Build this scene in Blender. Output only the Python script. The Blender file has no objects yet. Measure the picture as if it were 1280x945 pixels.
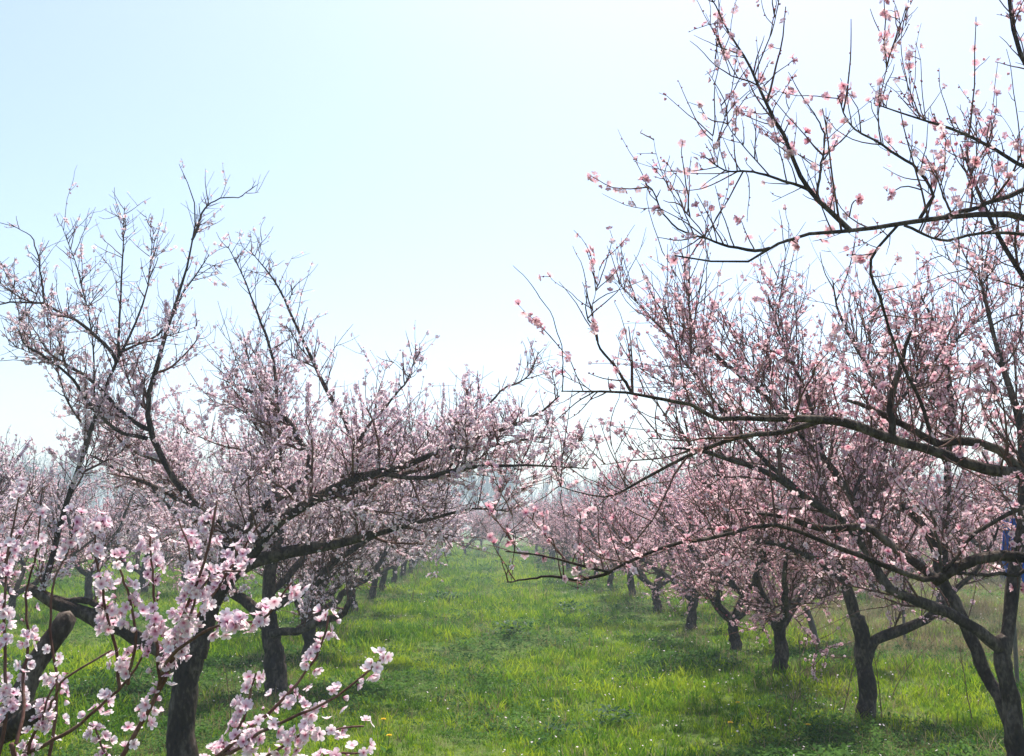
import bpy, math, random
import numpy as np
from mathutils import Matrix, Vector, Euler

random.seed(7)
rng = np.random.default_rng(11)
sc = bpy.context.scene
C = sc.collection

# ------------------------------------------------------------------ camera
CAM_Z, FPX = 1.6, 1256.0
PITCH, YAW = math.atan(182.5 / FPX), math.atan(50 / FPX)
cam_d = bpy.data.cameras.new('camera')
cam_d.sensor_width = 36.0
cam_d.lens = 36.0 * FPX / 1280.0
cam_d.clip_start, cam_d.clip_end = 0.05, 3000
cam = bpy.data.objects.new('camera', cam_d)
C.objects.link(cam)
cam.location = (0, 0, CAM_Z)
cam.rotation_euler = (math.radians(90) + PITCH, 0, -YAW)
sc.camera = cam
CAM_M = np.array(Euler(cam.rotation_euler).to_matrix())

# ------------------------------------------------------------------ world, sun, exposure
SUN_EL, SUN_AZ = math.radians(64), math.radians(20)      # azimuth clockwise from +Y
w = bpy.data.worlds.new('World'); sc.world = w; w.use_nodes = True
nt = w.node_tree; nt.nodes.clear()
sky = nt.nodes.new('ShaderNodeTexSky'); sky.sky_type = 'NISHITA'
sky.sun_disc = False
sky.sun_elevation, sky.sun_rotation = SUN_EL, SUN_AZ
sky.air_density, sky.dust_density, sky.ozone_density = 0.95, 2.0, .9
bg = nt.nodes.new('ShaderNodeBackground'); bg.inputs['Strength'].default_value = 0.12
wo = nt.nodes.new('ShaderNodeOutputWorld')
nt.links.new(sky.outputs[0], bg.inputs[0]); nt.links.new(bg.outputs[0], wo.inputs[0])
sun_d = bpy.data.lights.new('sun', 'SUN'); sun_d.energy = 4.8; sun_d.angle = math.radians(0.6)
sun_d.color = (1.0, 0.94, 0.84)
sun = bpy.data.objects.new('sun', sun_d); C.objects.link(sun)
sdir = Vector((math.sin(SUN_AZ) * math.cos(SUN_EL), math.cos(SUN_AZ) * math.cos(SUN_EL), math.sin(SUN_EL)))
sun.rotation_euler = sdir.to_track_quat('Z', 'Y').to_euler()
sun.location = sdir * 60
sc.view_settings.view_transform = 'Standard'; sc.view_settings.look = 'None'
sc.view_settings.gamma = 1.0; sc.view_settings.use_curve_mapping = False
sc.view_settings.exposure = 1.0
sc.render.engine = 'CYCLES'
sc.cycles.use_denoising = True
sc.cycles.max_bounces = 8; sc.cycles.transparent_max_bounces = 8; sc.cycles.volume_bounces = 1

# ------------------------------------------------------------------ helpers
def at(px, py, d):
    v = CAM_M @ np.array([(px - 640) / FPX, -(py - 472.5) / FPX, -1.0])
    return np.array([0, 0, CAM_Z]) + v * (d / v[1])

def nrm(a):
    return a / np.maximum(np.linalg.norm(a, axis=-1, keepdims=True), 1e-9)

def mesh_np(name, verts, quads=None, tris=None, mats=(), attrs=None, smooth=True, mat_idx=None):
    me = bpy.data.meshes.new(name)
    verts = np.asarray(verts, np.float32)
    loops, starts, n = [], [], 0
    if quads is not None and len(quads):
        q = np.asarray(quads, np.int32); loops.append(q.ravel()); starts.append(np.arange(len(q)) * 4); n = q.size
    if tris is not None and len(tris):
        t = np.asarray(tris, np.int32); loops.append(t.ravel()); starts.append(n + np.arange(len(t)) * 3)
    lv = np.concatenate(loops).astype(np.int32); ls = np.concatenate(starts).astype(np.int32)
    me.vertices.add(len(verts)); me.vertices.foreach_set('co', verts.ravel())
    me.loops.add(len(lv)); me.loops.foreach_set('vertex_index', lv)
    me.polygons.add(len(ls)); me.polygons.foreach_set('loop_start', ls)
    if smooth: me.polygons.foreach_set('use_smooth', np.ones(len(ls), bool))
    for m in mats: me.materials.append(m)
    if mat_idx is not None: me.polygons.foreach_set('material_index', np.asarray(mat_idx, np.int32))
    for k, a in (attrs or {}).items():
        at_ = me.attributes.new(k, 'FLOAT', 'POINT'); at_.data.foreach_set('value', np.asarray(a, np.float32))
    me.update(calc_edges=True)
    return me

def link(name, data, parent=None, loc=(0, 0, 0), **props):
    o = bpy.data.objects.new(name, data); C.objects.link(o)
    o.location = loc
    if parent is not None: o.parent = parent
    for k, v in props.items(): o[k] = v
    return o

def resample(pts, m, gnarl=0.0):
    """Catmull-Rom through traced points, resampled to m points, with a little bark wander."""
    p = np.asarray(pts, float)
    q = np.vstack([2 * p[0] - p[1], p, 2 * p[-1] - p[-2]])
    out = []
    for i in range(1, len(q) - 2):
        t = np.linspace(0, 1, 12, endpoint=False)[:, None]
        a, b, c, d = q[i - 1], q[i], q[i + 1], q[i + 2]
        out.append(.5 * ((2 * b) + (c - a) * t + (2 * a - 5 * b + 4 * c - d) * t ** 2 + (-a + 3 * b - 3 * c + d) * t ** 3))
    out.append(p[-1:]); o = np.vstack(out)
    s = np.r_[0, np.cumsum(np.linalg.norm(np.diff(o, axis=0), axis=1))]
    u = np.linspace(0, s[-1], m)
    r = np.stack([np.interp(u, s, o[:, k]) for k in range(3)], 1)
    if gnarl:
        nz = rng.normal(0, gnarl, (m, 3)); nz[0] = 0; nz[-1] *= .4
        nz = (nz + np.roll(nz, 1, 0) + np.roll(nz, -1, 0)) / 2; nz[0] = 0
        r = r + nz
    return r

def tubes(P, R, k, lump=0.0, cap=True):
    """P (N,m,3) paths, R (N,m) radii -> verts, quads, tris."""
    N, m, _ = P.shape
    T = nrm(np.gradient(P, axis=1))
    mean = np.abs(nrm(P[:, -1] - P[:, 0]))
    ref = np.zeros((N, 3)); ref[np.arange(N), mean.argmin(1)] = 1
    U = nrm(np.cross(T, ref[:, None, :])); V = np.cross(T, U)
    a = np.arange(k) * 2 * math.pi / k
    RR = R[:, :, None] * np.ones(k)
    if lump: 
        l = rng.normal(0, lump, (N, m, k))
        l = (l + np.roll(l, 1, 2) + np.roll(l, 1, 1)) / 1.7
        RR = RR * (1 + l)
    v = P[:, :, None, :] + RR[..., None] * (np.cos(a)[None, None, :, None] * U[:, :, None, :] + np.sin(a)[None, None, :, None] * V[:, :, None, :])
    idx = np.arange(N * m * k).reshape(N, m, k)
    A, B = idx[:, :-1], idx[:, 1:]
    q = np.stack([A, np.roll(A, -1, 2), np.roll(B, -1, 2), B], -1).reshape(-1, 4)
    v = v.reshape(-1, 3)
    tr = np.zeros((0, 3), int)
    if cap:
        tip = P[:, -1] + T[:, -1] * R[:, -1:] * .6
        ti = len(v) + np.arange(N); v = np.vstack([v, tip])
        e = idx[:, -1]; tr = np.stack([e, np.roll(e, -1, 1), np.repeat(ti[:, None], k, 1)], -1).reshape(-1, 3)
    return v, q, tr

def grow(P, D, L, n, up, wob):
    pts = [P]; p, d = P.copy(), D.copy()
    upv = np.array([0, 0, 1.0])
    for i in range(n):
        d = nrm(d + np.asarray(up).reshape(-1, 1) * upv + rng.normal(0, wob, d.shape))
        p = p + d * (L / n)[:, None]; pts.append(p)
    return np.stack(pts, 1)

def spawn(P, n, t0=.15, t1=1., ang=(35, 70), up=.3, w=None):
    """n starts along the paths P (N,m,3), weighted by length -> pos, dir, parent index, t."""
    seg = np.linalg.norm(np.diff(P, axis=1), axis=2).sum(1)
    ww = seg * (1 if w is None else w); ww = ww / ww.sum()
    i = rng.choice(len(P), n, p=ww)
    t = rng.uniform(t0, t1, n); m = P.shape[1]
    f = t * (m - 1); a = np.minimum(f.astype(int), m - 2); fr = (f - a)[:, None]
    pos = P[i, a] * (1 - fr) + P[i, a + 1] * fr
    tan = nrm(P[i, a + 1] - P[i, a])
    pr = rng.normal(0, 1, (n, 3)); pr[:, 2] += up * 2
    pr = nrm(pr - (pr * tan).sum(1, keepdims=True) * tan)
    th = np.radians(rng.uniform(ang[0], ang[1], n))[:, None]
    d = nrm(tan * np.cos(th) + pr * np.sin(th) + np.array([0, 0, up]))
    return pos, d, i, t

# ------------------------------------------------------------------ materials
def new_mat(name):
    m = bpy.data.materials.new(name); m.use_nodes = True
    n = m.node_tree; n.nodes.clear()
    return m, n, n.nodes.new, n.links.new

def ramp(N, stops):
    r = N('ShaderNodeValToRGB'); e = r.color_ramp.elements
    while len(e) < len(stops): e.new(.5)
    for x, (p, c) in zip(e, stops): x.position = p; x.color = (*c, 1)
    return r

def bark_mat(name, dark, mid, pale, scale=9, bump=.95):
    m, n, N, Lk = new_mat(name)
    tc = N('ShaderNodeTexCoord'); mp = N('ShaderNodeMapping'); mp.inputs['Scale'].default_value = (1, 1, .45)
    Lk(tc.outputs['Object'], mp.inputs[0])
    n1 = N('ShaderNodeTexNoise'); n1.inputs['Scale'].default_value = scale; n1.inputs['Detail'].default_value = 6; n1.inputs['Roughness'].default_value = .65
    n2 = N('ShaderNodeTexNoise'); n2.inputs['Scale'].default_value = scale * 6; n2.inputs['Detail'].default_value = 4
    Lk(mp.outputs[0], n1.inputs['Vector']); Lk(mp.outputs[0], n2.inputs['Vector'])
    mx = N('ShaderNodeMath'); mx.operation = 'MULTIPLY_ADD'; mx.inputs[1].default_value = .35
    Lk(n2.outputs[0], mx.inputs[0]); 
    sb = N('ShaderNodeMath'); sb.operation = 'MULTIPLY'; sb.inputs[1].default_value = .7
    Lk(n1.outputs[0], sb.inputs[0]); Lk(sb.outputs[0], mx.inputs[2])
    r = ramp(N, [(.36, dark), (.52, mid), (.70, pale)])
    Lk(mx.outputs[0], r.inputs[0])
    b = N('ShaderNodeBsdfPrincipled'); b.inputs['Roughness'].default_value = .85; b.inputs['Specular IOR Level'].default_value = .12
    Lk(r.outputs[0], b.inputs['Base Color'])
    bp = N('ShaderNodeBump'); bp.inputs['Strength'].default_value = bump; bp.inputs['Distance'].default_value = .035
    Lk(mx.outputs[0], bp.inputs['Height']); Lk(bp.outputs[0], b.inputs['Normal'])
    o = N('ShaderNodeOutputMaterial'); Lk(b.outputs[0], o.inputs[0])
    return m

def petal_mat(name, core, mid, pale, tint_attr):
    m, n, N, Lk = new_mat(name)
    ra = N('ShaderNodeAttribute'); ra.attribute_name = 'rad'
    r = ramp(N, [(.0, core), (.30, mid), (.85, pale)])
    Lk(ra.outputs['Fac'], r.inputs[0])
    if tint_attr:
        ti = N('ShaderNodeAttribute'); ti.attribute_name = 'tint'; src = ti.outputs['Fac']
    else:
        ti = N('ShaderNodeObjectInfo'); src = ti.outputs['Random']
    hs = N('ShaderNodeHueSaturation')
    mr = N('ShaderNodeMapRange'); mr.inputs['To Min'].default_value = .65; mr.inputs['To Max'].default_value = 1.22
    Lk(src, mr.inputs[0]); Lk(mr.outputs[0], hs.inputs['Saturation'])
    mv = N('ShaderNodeMapRange'); mv.inputs['To Min'].default_value = 1.05; mv.inputs['To Max'].default_value = .85
    Lk(src, mv.inputs[0]); Lk(mv.outputs[0], hs.inputs['Value'])
    Lk(r.outputs[0], hs.inputs['Color'])
    df = N('ShaderNodeBsdfDiffuse'); tl = N('ShaderNodeBsdfTranslucent')
    Lk(hs.outputs[0], df.inputs[0]); Lk(hs.outputs[0], tl.inputs[0])
    mix = N('ShaderNodeMixShader'); mix.inputs[0].default_value = .42
    Lk(df.outputs[0], mix.inputs[1]); Lk(tl.outputs[0], mix.inputs[2])
    o = N('ShaderNodeOutputMaterial'); Lk(mix.outputs[0], o.inputs[0])
    return m

def leaf_mat(name, a, b, c, scale=.6, trans=.4, dry=None):
    """patchy living greens: world-space patches plus a random step for each tuft."""
    m, n, N, Lk = new_mat(name)
    ge = N('ShaderNodeNewGeometry'); oi = N('ShaderNodeObjectInfo')
    n1 = N('ShaderNodeTexNoise'); n1.inputs['Scale'].default_value = scale; n1.inputs['Detail'].default_value = 5; n1.inputs['Roughness'].default_value = .6
    Lk(ge.outputs['Position'], n1.inputs['Vector'])
    ad = N('ShaderNodeMath'); ad.operation = 'MULTIPLY_ADD'; ad.inputs[1].default_value = .42
    sb = N('ShaderNodeMath'); sb.operation = 'SUBTRACT'; sb.inputs[1].default_value = .21
    Lk(n1.outputs[0], sb.inputs[0]); Lk(oi.outputs['Random'], ad.inputs[0]); Lk(sb.outputs[0], ad.inputs[2])
    r = ramp(N, [(.32, a), (.5, b), (.68, c)])
    Lk(ad.outputs[0], r.inputs[0]); col = r.outputs[0]
    df = N('ShaderNodeBsdfPrincipled'); df.inputs['Roughness'].default_value = .7; df.inputs['Specular IOR Level'].default_value = .08
    tl = N('ShaderNodeBsdfTranslucent')
    Lk(col, df.inputs['Base Color']); Lk(col, tl.inputs[0])
    mix = N('ShaderNodeMixShader'); mix.inputs[0].default_value = trans
    Lk(df.outputs[0], mix.inputs[1]); Lk(tl.outputs[0], mix.inputs[2])
    o = N('ShaderNodeOutputMaterial'); Lk(mix.outputs[0], o.inputs[0])
    return m

def plain_mat(name, col, rough=.7, trans=0., var=.25, scale=14):
    m, n, N, Lk = new_mat(name)
    tc = N('ShaderNodeTexCoord'); n1 = N('ShaderNodeTexNoise'); n1.inputs['Scale'].default_value = scale; n1.inputs['Detail'].default_value = 4
    Lk(tc.outputs['Object'], n1.inputs['Vector'])
    c = np.array(col)
    r = ramp(N, [(.3, tuple(c * (1 - var))), (.7, tuple(np.minimum(c * (1 + var), .9)))])
    Lk(n1.outputs[0], r.inputs[0])
    b = N('ShaderNodeBsdfPrincipled'); b.inputs['Roughness'].default_value = rough; b.inputs['Specular IOR Level'].default_value = .12
    Lk(r.outputs[0], b.inputs['Base Color'])
    o = N('ShaderNodeOutputMaterial')
    if trans:
        tl = N('ShaderNodeBsdfTranslucent'); Lk(r.outputs[0], tl.inputs[0])
        mix = N('ShaderNodeMixShader'); mix.inputs[0].default_value = trans
        Lk(b.outputs[0], mix.inputs[1]); Lk(tl.outputs[0], mix.inputs[2]); Lk(mix.outputs[0], o.inputs[0])
    else: Lk(b.outputs[0], o.inputs[0])
    return m

M_BARK = bark_mat('peach_bark', (.012, .008, .007), (.042, .028, .022), (.17, .135, .11))
M_TWIG = bark_mat('peach_twig', (.055, .026, .022), (.115, .058, .046), (.20, .13, .11), scale=22, bump=.15)
M_PETL = petal_mat('petals_pale', (.40, .06, .13), (.78, .53, .62), (.90, .81, .86), True)
M_PETR = petal_mat('petals_pink', (.45, .06, .13), (.77, .42, .50), (.88, .66, .71), True)
M_PETL_I = petal_mat('petals_pale_single', (.34, .04, .12), (.75, .46, .58), (.89, .76, .83), False)
M_PETR_I = petal_mat('petals_pink_single', (.45, .05, .13), (.78, .38, .47), (.88, .60, .66), False)
M_BUD = petal_mat('flower_buds', (.16, .03, .04), (.34, .09, .12), (.62, .28, .34), True)
M_CALYX = plain_mat('calyx', (.12, .03, .04), .7)
M_GRASS = leaf_mat('grass_blades', (.05, .135, .005), (.14, .26, .008), (.30, .38, .015), .55, .45)
M_HERB = leaf_mat('ground_herbs', (.02, .065, .008), (.04, .11, .012), (.08, .17, .018), .9, .35)
M_DRY = leaf_mat('dry_grass', (.16, .12, .06), (.25, .19, .10), (.33, .27, .16), .8, .3)
M_WEED = plain_mat('dark_weed_leaves', (.015, .06, .010), .5, .3, .4)
M_YEL = plain_mat('dandelion_yellow', (.75, .50, .02), .6, .2, .15)
M_STEM = plain_mat('green_stem', (.10, .16, .04), .6)
M_STALK = plain_mat('dead_stalk', (.14, .09, .055), .8)
M_BLUE = plain_mat('blue_plastic', (.015, .10, .50), .35, .1, .3)
M_STAKE = plain_mat('grey_stake_wood', (.13, .11, .10), .8)
M_FARTREE = plain_mat('far_bare_wood', (.075, .065, .06), .9)
M_FARLEAF = plain_mat('far_new_leaves', (.10, .13, .06), .8, .3)
M_WPET = plain_mat('fallen_petals', (.8, .68, .72), .7, .3, .1)

# ------------------------------------------------------------------ ground
def ground_z(x, y):
    return .05 * np.sin(x * .7 + 1.3) * np.sin(y * .45) + .03 * np.sin(x * 1.9 + y * 1.1) * np.cos(y * .8 - x * .4)

def build_ground():
    xs = np.unique(np.concatenate([np.linspace(-300, -30, 28), np.arange(-30, 30.1, .5), np.linspace(30, 300, 28)]))
    ys = np.unique(np.concatenate([np.linspace(-40, 0, 9), np.arange(0, 70.1, .5), np.linspace(70, 420, 36)]))
    X, Y = np.meshgrid(xs, ys)
    Z = ground_z(X, Y)
    v = np.stack([X, Y, Z], -1).reshape(-1, 3)
    i = np.arange(len(v)).reshape(len(ys), len(xs))
    q = np.stack([i[:-1, :-1], i[:-1, 1:], i[1:, 1:], i[1:, :-1]], -1).reshape(-1, 4)
    m, n, N, Lk = new_mat('ground_soil_and_turf')
    ge = N('ShaderNodeNewGeometry')
    n1 = N('ShaderNodeTexNoise'); n1.inputs['Scale'].default_value = .5; n1.inputs['Detail'].default_value = 8; n1.inputs['Roughness'].default_value = .65
    n2 = N('ShaderNodeTexNoise'); n2.inputs['Scale'].default_value = 18; n2.inputs['Detail'].default_value = 6
    Lk(ge.outputs['Position'], n1.inputs['Vector']); Lk(ge.outputs['Position'], n2.inputs['Vector'])
    r1 = ramp(N, [(.3, (.035, .07, .010)), (.5, (.06, .11, .014)), (.7, (.09, .13, .022))])
    r2 = ramp(N, [(.35, (.05, .045, .022)), (.65, (.12, .15, .04))])
    Lk(n1.outputs[0], r1.inputs[0]); Lk(n2.outputs[0], r2.inputs[0])
    mx = N('ShaderNodeMix'); mx.data_type = 'RGBA'; mx.inputs[0].default_value = .4
    Lk(r1.outputs[0], mx.inputs[6]); Lk(r2.outputs[0], mx.inputs[7])
    b = N('ShaderNodeBsdfPrincipled'); b.inputs['Roughness'].default_value = .95; b.inputs['Specular IOR Level'].default_value = .1
    Lk(mx.outputs[2], b.inputs['Base Color'])
    bp = N('ShaderNodeBump'); bp.inputs['Strength'].default_value = .6; bp.inputs['Distance'].default_value = .04
    Lk(n2.outputs[0], bp.inputs['Height']); Lk(bp.outputs[0], b.inputs['Normal'])
    o = N('ShaderNodeOutputMaterial'); Lk(b.outputs[0], o.inputs[0])
    link('ground', mesh_np('ground', v, q, mats=[m]), kind='structure',
         label='grassy orchard ground stretching to the hazy distance')
build_ground()

# ------------------------------------------------------------------ haze
def build_haze():
    x0, x1, y0, y1, z0, z1 = -302, 302, -42, 422, -1.2, 13.5
    v = [(x, y, z) for x in (x0, x1) for y in (y0, y1) for z in (z0, z1)]
    f = [(0, 1, 3, 2), (4, 6, 7, 5), (0, 4, 5, 1), (2, 3, 7, 6), (0, 2, 6, 4), (1, 5, 7, 3)]
    m, n, N, Lk = new_mat('haze_air')
    pv = N('ShaderNodeVolumePrincipled'); pv.inputs['Color'].default_value = (.60, .72, .84, 1)
    pv.inputs['Density'].default_value = .0030; pv.inputs['Anisotropy'].default_value = .25
    o = N('ShaderNodeOutputMaterial'); Lk(pv.outputs[0], o.inputs['Volume'])
    link('haze', mesh_np('haze', v, f, mats=[m], smooth=False), kind='stuff', label='pale spring haze filling the orchard air', category='haze')
build_haze()

# ------------------------------------------------------------------ blossoms
def flower_geo(cup, k=5, seg=1, size=1., notch=.0):
    """five petals round a centre; unit radius; +Z is the way it faces. -> verts, quads, tris, rad"""
    V, Q, R = [], [], []
    for j in range(k):
        a = j * 2 * math.pi / k
        ca, sa = math.cos(a), math.sin(a)
        tilt = cup + rng.uniform(-.18, .18)
        def pt(u, wv, lift=0):
            x = u * math.cos(tilt); z = u * math.sin(tilt) + lift
            return (ca * x - sa * wv, sa * x + ca * wv, z)
        b = len(V)
        if seg == 1:
            V += [pt(.06, 0), pt(.62, -.42, .05), pt(1.0, 0, .02), pt(.62, .42, .05)]
            R += [0, .75, 1, .75]; Q += [(b, b + 1, b + 2, b + 3)]
        else:
            V += [pt(.05, -.05), pt(.05, .05), pt(.05, 0), pt(.45, -.33, .09), pt(.45, .0, -.03), pt(.45, .33, .09),
                  pt(.82, -.36, .12), pt(.85, 0, .0), pt(.82, .36, .12), pt(1.0, -.14, .06), pt(.96, .0, .02), pt(1.0, .14, .06)]
            R += [0, 0, 0, .45, .4, .45, .8, .75, .8, 1, .95, 1]
            Q += [(b, b + 3, b + 4, b + 2), (b + 2, b + 4, b + 5, b + 1), (b + 3, b + 6, b + 7, b + 4), (b + 4, b + 7, b + 8, b + 5),
                  (b + 6, b + 9, b + 10, b + 7), (b + 7, b + 10, b + 11, b + 8)]
    return np.array(V), Q, R

SIMPLE = [flower_geo(c) for c in (.25, .45, .8, 1.25)]
BUDS = [flower_geo(c) for c in (1.3, 1.35, 1.4, 1.42)]
DETAIL = [flower_geo(c, seg=2) for c in (.2, .4, .75, 1.2)]

def blossom_mass(pos, dirs, size, mat, geos=SIMPLE):
    """thousands of small flowers as one mesh"""
    VV, QQ, RR, TT, off = [], [], [], [], 0
    var = rng.choice(4, len(pos), p=[.38, .32, .18, .12])
    for k in range(4):
        s = var == k; n = s.sum()
        if not n: continue
        v0, q0, r0 = geos[k]
        z = nrm(dirs[s]); a = nrm(np.cross(z, rng.normal(0, 1, (n, 3)))); b = np.cross(z, a)
        sz = size[s][:, None, None]
        v = pos[s][:, None, :] + sz * (v0[None, :, 0:1] * a[:, None] + v0[None, :, 1:2] * b[:, None] + v0[None, :, 2:3] * z[:, None])
        VV.append(v.reshape(-1, 3)); q = np.array(q0)
        QQ.append((q[None] + (np.arange(n) * len(v0))[:, None, None] + off).reshape(-1, 4))
        RR.append(np.tile(r0, n)); TT.append(np.repeat(rng.uniform(0, 1, n), len(v0))); off += n * len(v0)
    return mesh_np('blossoms', np.vstack(VV), np.vstack(QQ), mats=[mat], attrs={'rad': np.concatenate(RR), 'tint': np.concatenate(TT)}, smooth=False)

def single_blossom_meshes(mat):
    out = []
    for cup, sc_ in ((.12, 1), (.3, 1), (.45, 1), (.7, .95), (1.05, .85), (1.38, .62)):
        v, q, r = flower_geo(cup, seg=2)
        v = v * sc_ + np.array([0, 0, .12])
        q = [list(dict.fromkeys(x)) for x in q]
        tr = [x for x in q if len(x) == 3]; qd = [x for x in q if len(x) == 4]
        nv = len(v); r = list(r)
        cal = [(.0, 0, -.28)] + [(.17 * math.cos(a), .17 * math.sin(a), .12) for a in np.arange(5) * 2 * math.pi / 5]
        mi = [0] * len(qd) + [0] * len(tr)
        ctr = [(nv, nv + 1 + (i + 1) % 5, nv + 1 + i) for i in range(5)]
        v = np.vstack([v, cal]); r += [0] * 6; nv2 = len(v)
        # stamens: a small tuft of upright slivers
        st = []
        for i in range(4):
            a = i * 1.6; x, y = .16 * math.cos(a), .16 * math.sin(a)
            st += [(x * .3 - .02, y * .3, .1), (x * .3 + .02, y * .3, .1), (x * 1.5, y * 1.5, .52)]
        v = np.vstack([v, st]); r += [0] * 12
        stt = [(nv2 + 3 * i, nv2 + 3 * i + 1, nv2 + 3 * i + 2) for i in range(4)]
        out.append(mesh_np('blossom', v, qd, tr + ctr + stt, mats=[mat, M_CALYX], attrs={'rad': r},
                           mat_idx=mi + [1] * 5 + [0] * 4, smooth=False))
    return out
BL_L = single_blossom_meshes(M_PETL_I)
BL_R = single_blossom_meshes(M_PETR_I)

def frame_euler(z):
    z = nrm(z); a = nrm(np.cross(z, rng.normal(0, 1, 3))); b = np.cross(z, a)
    return Matrix(np.stack([a, b, z], 1).tolist()).to_euler()

# ------------------------------------------------------------------ trees
MS = 20
class Tree:
    def __init__(s, base, name='peach_tree', label='', group='peach trees in the orchard rows', petal=None, rs=1., gn=1.):
        s.rs, s.gn = rs, gn
        s.base = np.array(base, float)
        s.root = link(name, None, loc=tuple(s.base), category='tree', label=label, group=group)
        s.paths, s.rads, s.wts = [], [], []
        s.rest, s.count = [], 0
        s.petal = petal or M_PETL
    def tube(s, name, pts, radii, sides=12, lump=.06, gnarl=.011, m=MS, weight=1., mat=None, parent=None, label=None):
        p = resample(pts, m, gnarl * s.gn)
        u = np.linspace(0, 1, m); r = np.interp(u, np.linspace(0, 1, len(radii)), radii)
        if r.max() > .012: r = np.where(r > .012, .012 + (r - .012) * s.rs, r)
        v, q, t = tubes(p[None], r[None], sides, lump)
        o = link(name, mesh_np(name, v - s.base, q, t, mats=[mat or M_BARK]), parent or s.root)
        if label: o['label'] = label
        if weight > 0:
            pp = p if m == MS else resample(p, MS)
            s.paths.append(pp); s.rads.append(np.interp(np.linspace(0, 1, MS), u, r)); s.wts.append(weight)
        return o
    def px(s, name, pts, radii, **k):
        return s.tube(name, [at(*p) for p in pts], radii, **k)
    def foliate(s, n1=30, l1=(.4, 1.0), r1=.011, n2=400, l2=(.2, .6), r2=.0034, n3=500, l3=(.05, .2), r3=.0022, up1=.25, up2=.35,
                bloom=3000, bsize=(.014, .019), separate=True, t0=.25, k1=5, bw=(1, 1, .25), whip=0, whipl=(.6, 1.1), zf=None, droop=0., buds=0, ztop=None, zk=.88, slope=False, fine=0, finel=(.06, .24)):
        P = np.stack(s.paths); R = np.stack(s.rads); W = np.array(s.wts)
        tw = []
        # first order branches
        pos, d, i, t = spawn(P, n1, t0, 1., (35, 75), up1, W)
        top = (lambda p: ztop - .42 * np.clip(p[:, 0] + 1.9, 0, 3)) if slope else (lambda p: ztop)
        cut = lambda p: 1. if ztop is None else np.clip((top(p) - p[:, 2]) / .8, .32, 1)
        L = rng.uniform(*l1, n1) * (1.15 - .45 * t) * cut(pos)
        sag = rng.uniform(0, 1, n1) < droop
        d[sag, 2] -= .7; d = nrm(d); L = np.where(sag, L * .65, L)
        B1 = grow(pos, d, L, 9, np.where(sag, -.03, .05), .11)
        pr = R[i, np.minimum((t * (MS - 1)).astype(int), MS - 1)]
        rb = np.minimum(pr * .6, r1 * rng.uniform(.7, 1.25, n1))[:, None] * np.linspace(1, .33, 10)[None]
        if separate:
            for j in range(n1):
                v, q, tr = tubes(B1[j:j + 1], rb[j:j + 1], k1)
                link('branch', mesh_np('branch', v - s.base, q, tr, mats=[M_TWIG]), s.root)
        else: tw.append(tubes(B1, rb, k1))
        # long straight whips, upright
        S = []
        if whip:
            pos, d, i, t = spawn(P, whip, .3, 1., (40, 80), .7, W)
            L = rng.uniform(*whipl, whip) * cut(pos)
            S.append((grow(pos, d, L, 7, np.full(whip, .12), .05), r2 * 1.5))
        if fine:   # short angular twigs all along the thin traced branches
            thin = R.mean(1) < .0135
            pos, d, i, t = spawn(P[thin], fine, .04, 1., (40, 80), .25)
            S.append((grow(pos, d, rng.uniform(*finel, fine) * rng.choice([.5, 1, 1, 1.6], fine), 7, np.full(fine, .04), .09), r2))
        # shoots off branches and limbs
        m1 = resample_batch(B1, MS)
        PA = np.concatenate([P, m1]); WA = np.concatenate([W * .35, np.full(n1, 1.)])
        pos, d, i, t = spawn(PA, n2, .12, 1., (30, 70), up2, WA)
        L = rng.uniform(*l2, n2) * rng.choice([1, 1, 1.4], n2) * cut(pos)
        S.append((grow(pos, d, L, 7, rng.uniform(-.02, .12, n2), .125), r2))
        B2 = np.concatenate([x for x, _ in S])
        for b, r in S:
            rr = (r * rng.uniform(.75, 1.3, len(b)))[:, None] * np.linspace(1, .42, b.shape[1])[None]
            tw.append(tubes(b, rr, 4))
        pos, d, i, t = spawn(np.concatenate([B2, resample_batch(B1, 8)]), n3, .1, .95, (35, 75), .1)
        L = rng.uniform(*l3, n3)
        B3 = grow(pos, d, L, 3, np.full(n3, .05), .15)
        tw.append(tubes(B3, (r3 * rng.uniform(.8, 1.2, n3))[:, None] * np.linspace(1, .6, 4)[None], 3))
        off, VV, QQ, TT = 0, [], [], []
        for v, q, t in tw:
            VV.append(v); QQ.append(q + off); TT.append(t + off); off += len(v)
        o = link('twigs', mesh_np('twigs', np.vstack(VV) - s.base, np.vstack(QQ), np.vstack(TT), mats=[M_TWIG]), s.root, kind='stuff')
        # blossoms
        if bloom:
            parts = [(B3, bw[1]), (B2, bw[0]), (B1, bw[2])]
            pb, db = [], []
            tot = sum(x.shape[0] * wv for x, wv in [(B3, bw[1]), (B2, bw[0] * 2), (B1, bw[2] * 2)])
            for x, wv, mul in ((B3, bw[1], 1), (B2, bw[0], 2), (B1, bw[2], 2)):
                n = int(bloom * x.shape[0] * wv * mul / tot)
                if n < 1: continue
                # flowers sit in runs: choose favoured shoots
                fav = rng.gamma(.5, 1, len(x)) + .04
                p_, d_, _, _ = spawn(x, n, .1, 1., (50, 100), .15, fav)
                pb.append(p_ + d_ * .008); db.append(d_)
            pb, db = np.vstack(pb), np.vstack(db)
            if zf:
                kp = rng.uniform(0, 1, len(pb)) > zk * np.clip((pb[:, 2] - zf[0]) / (zf[1] - zf[0]), 0, 1)
                pb, db = pb[kp], db[kp]
            sz = rng.uniform(*bsize, len(pb))
            bl = blossom_mass(pb - s.base, db, sz, s.petal)
            link('blossoms', bl, s.root, kind='stuff')
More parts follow.
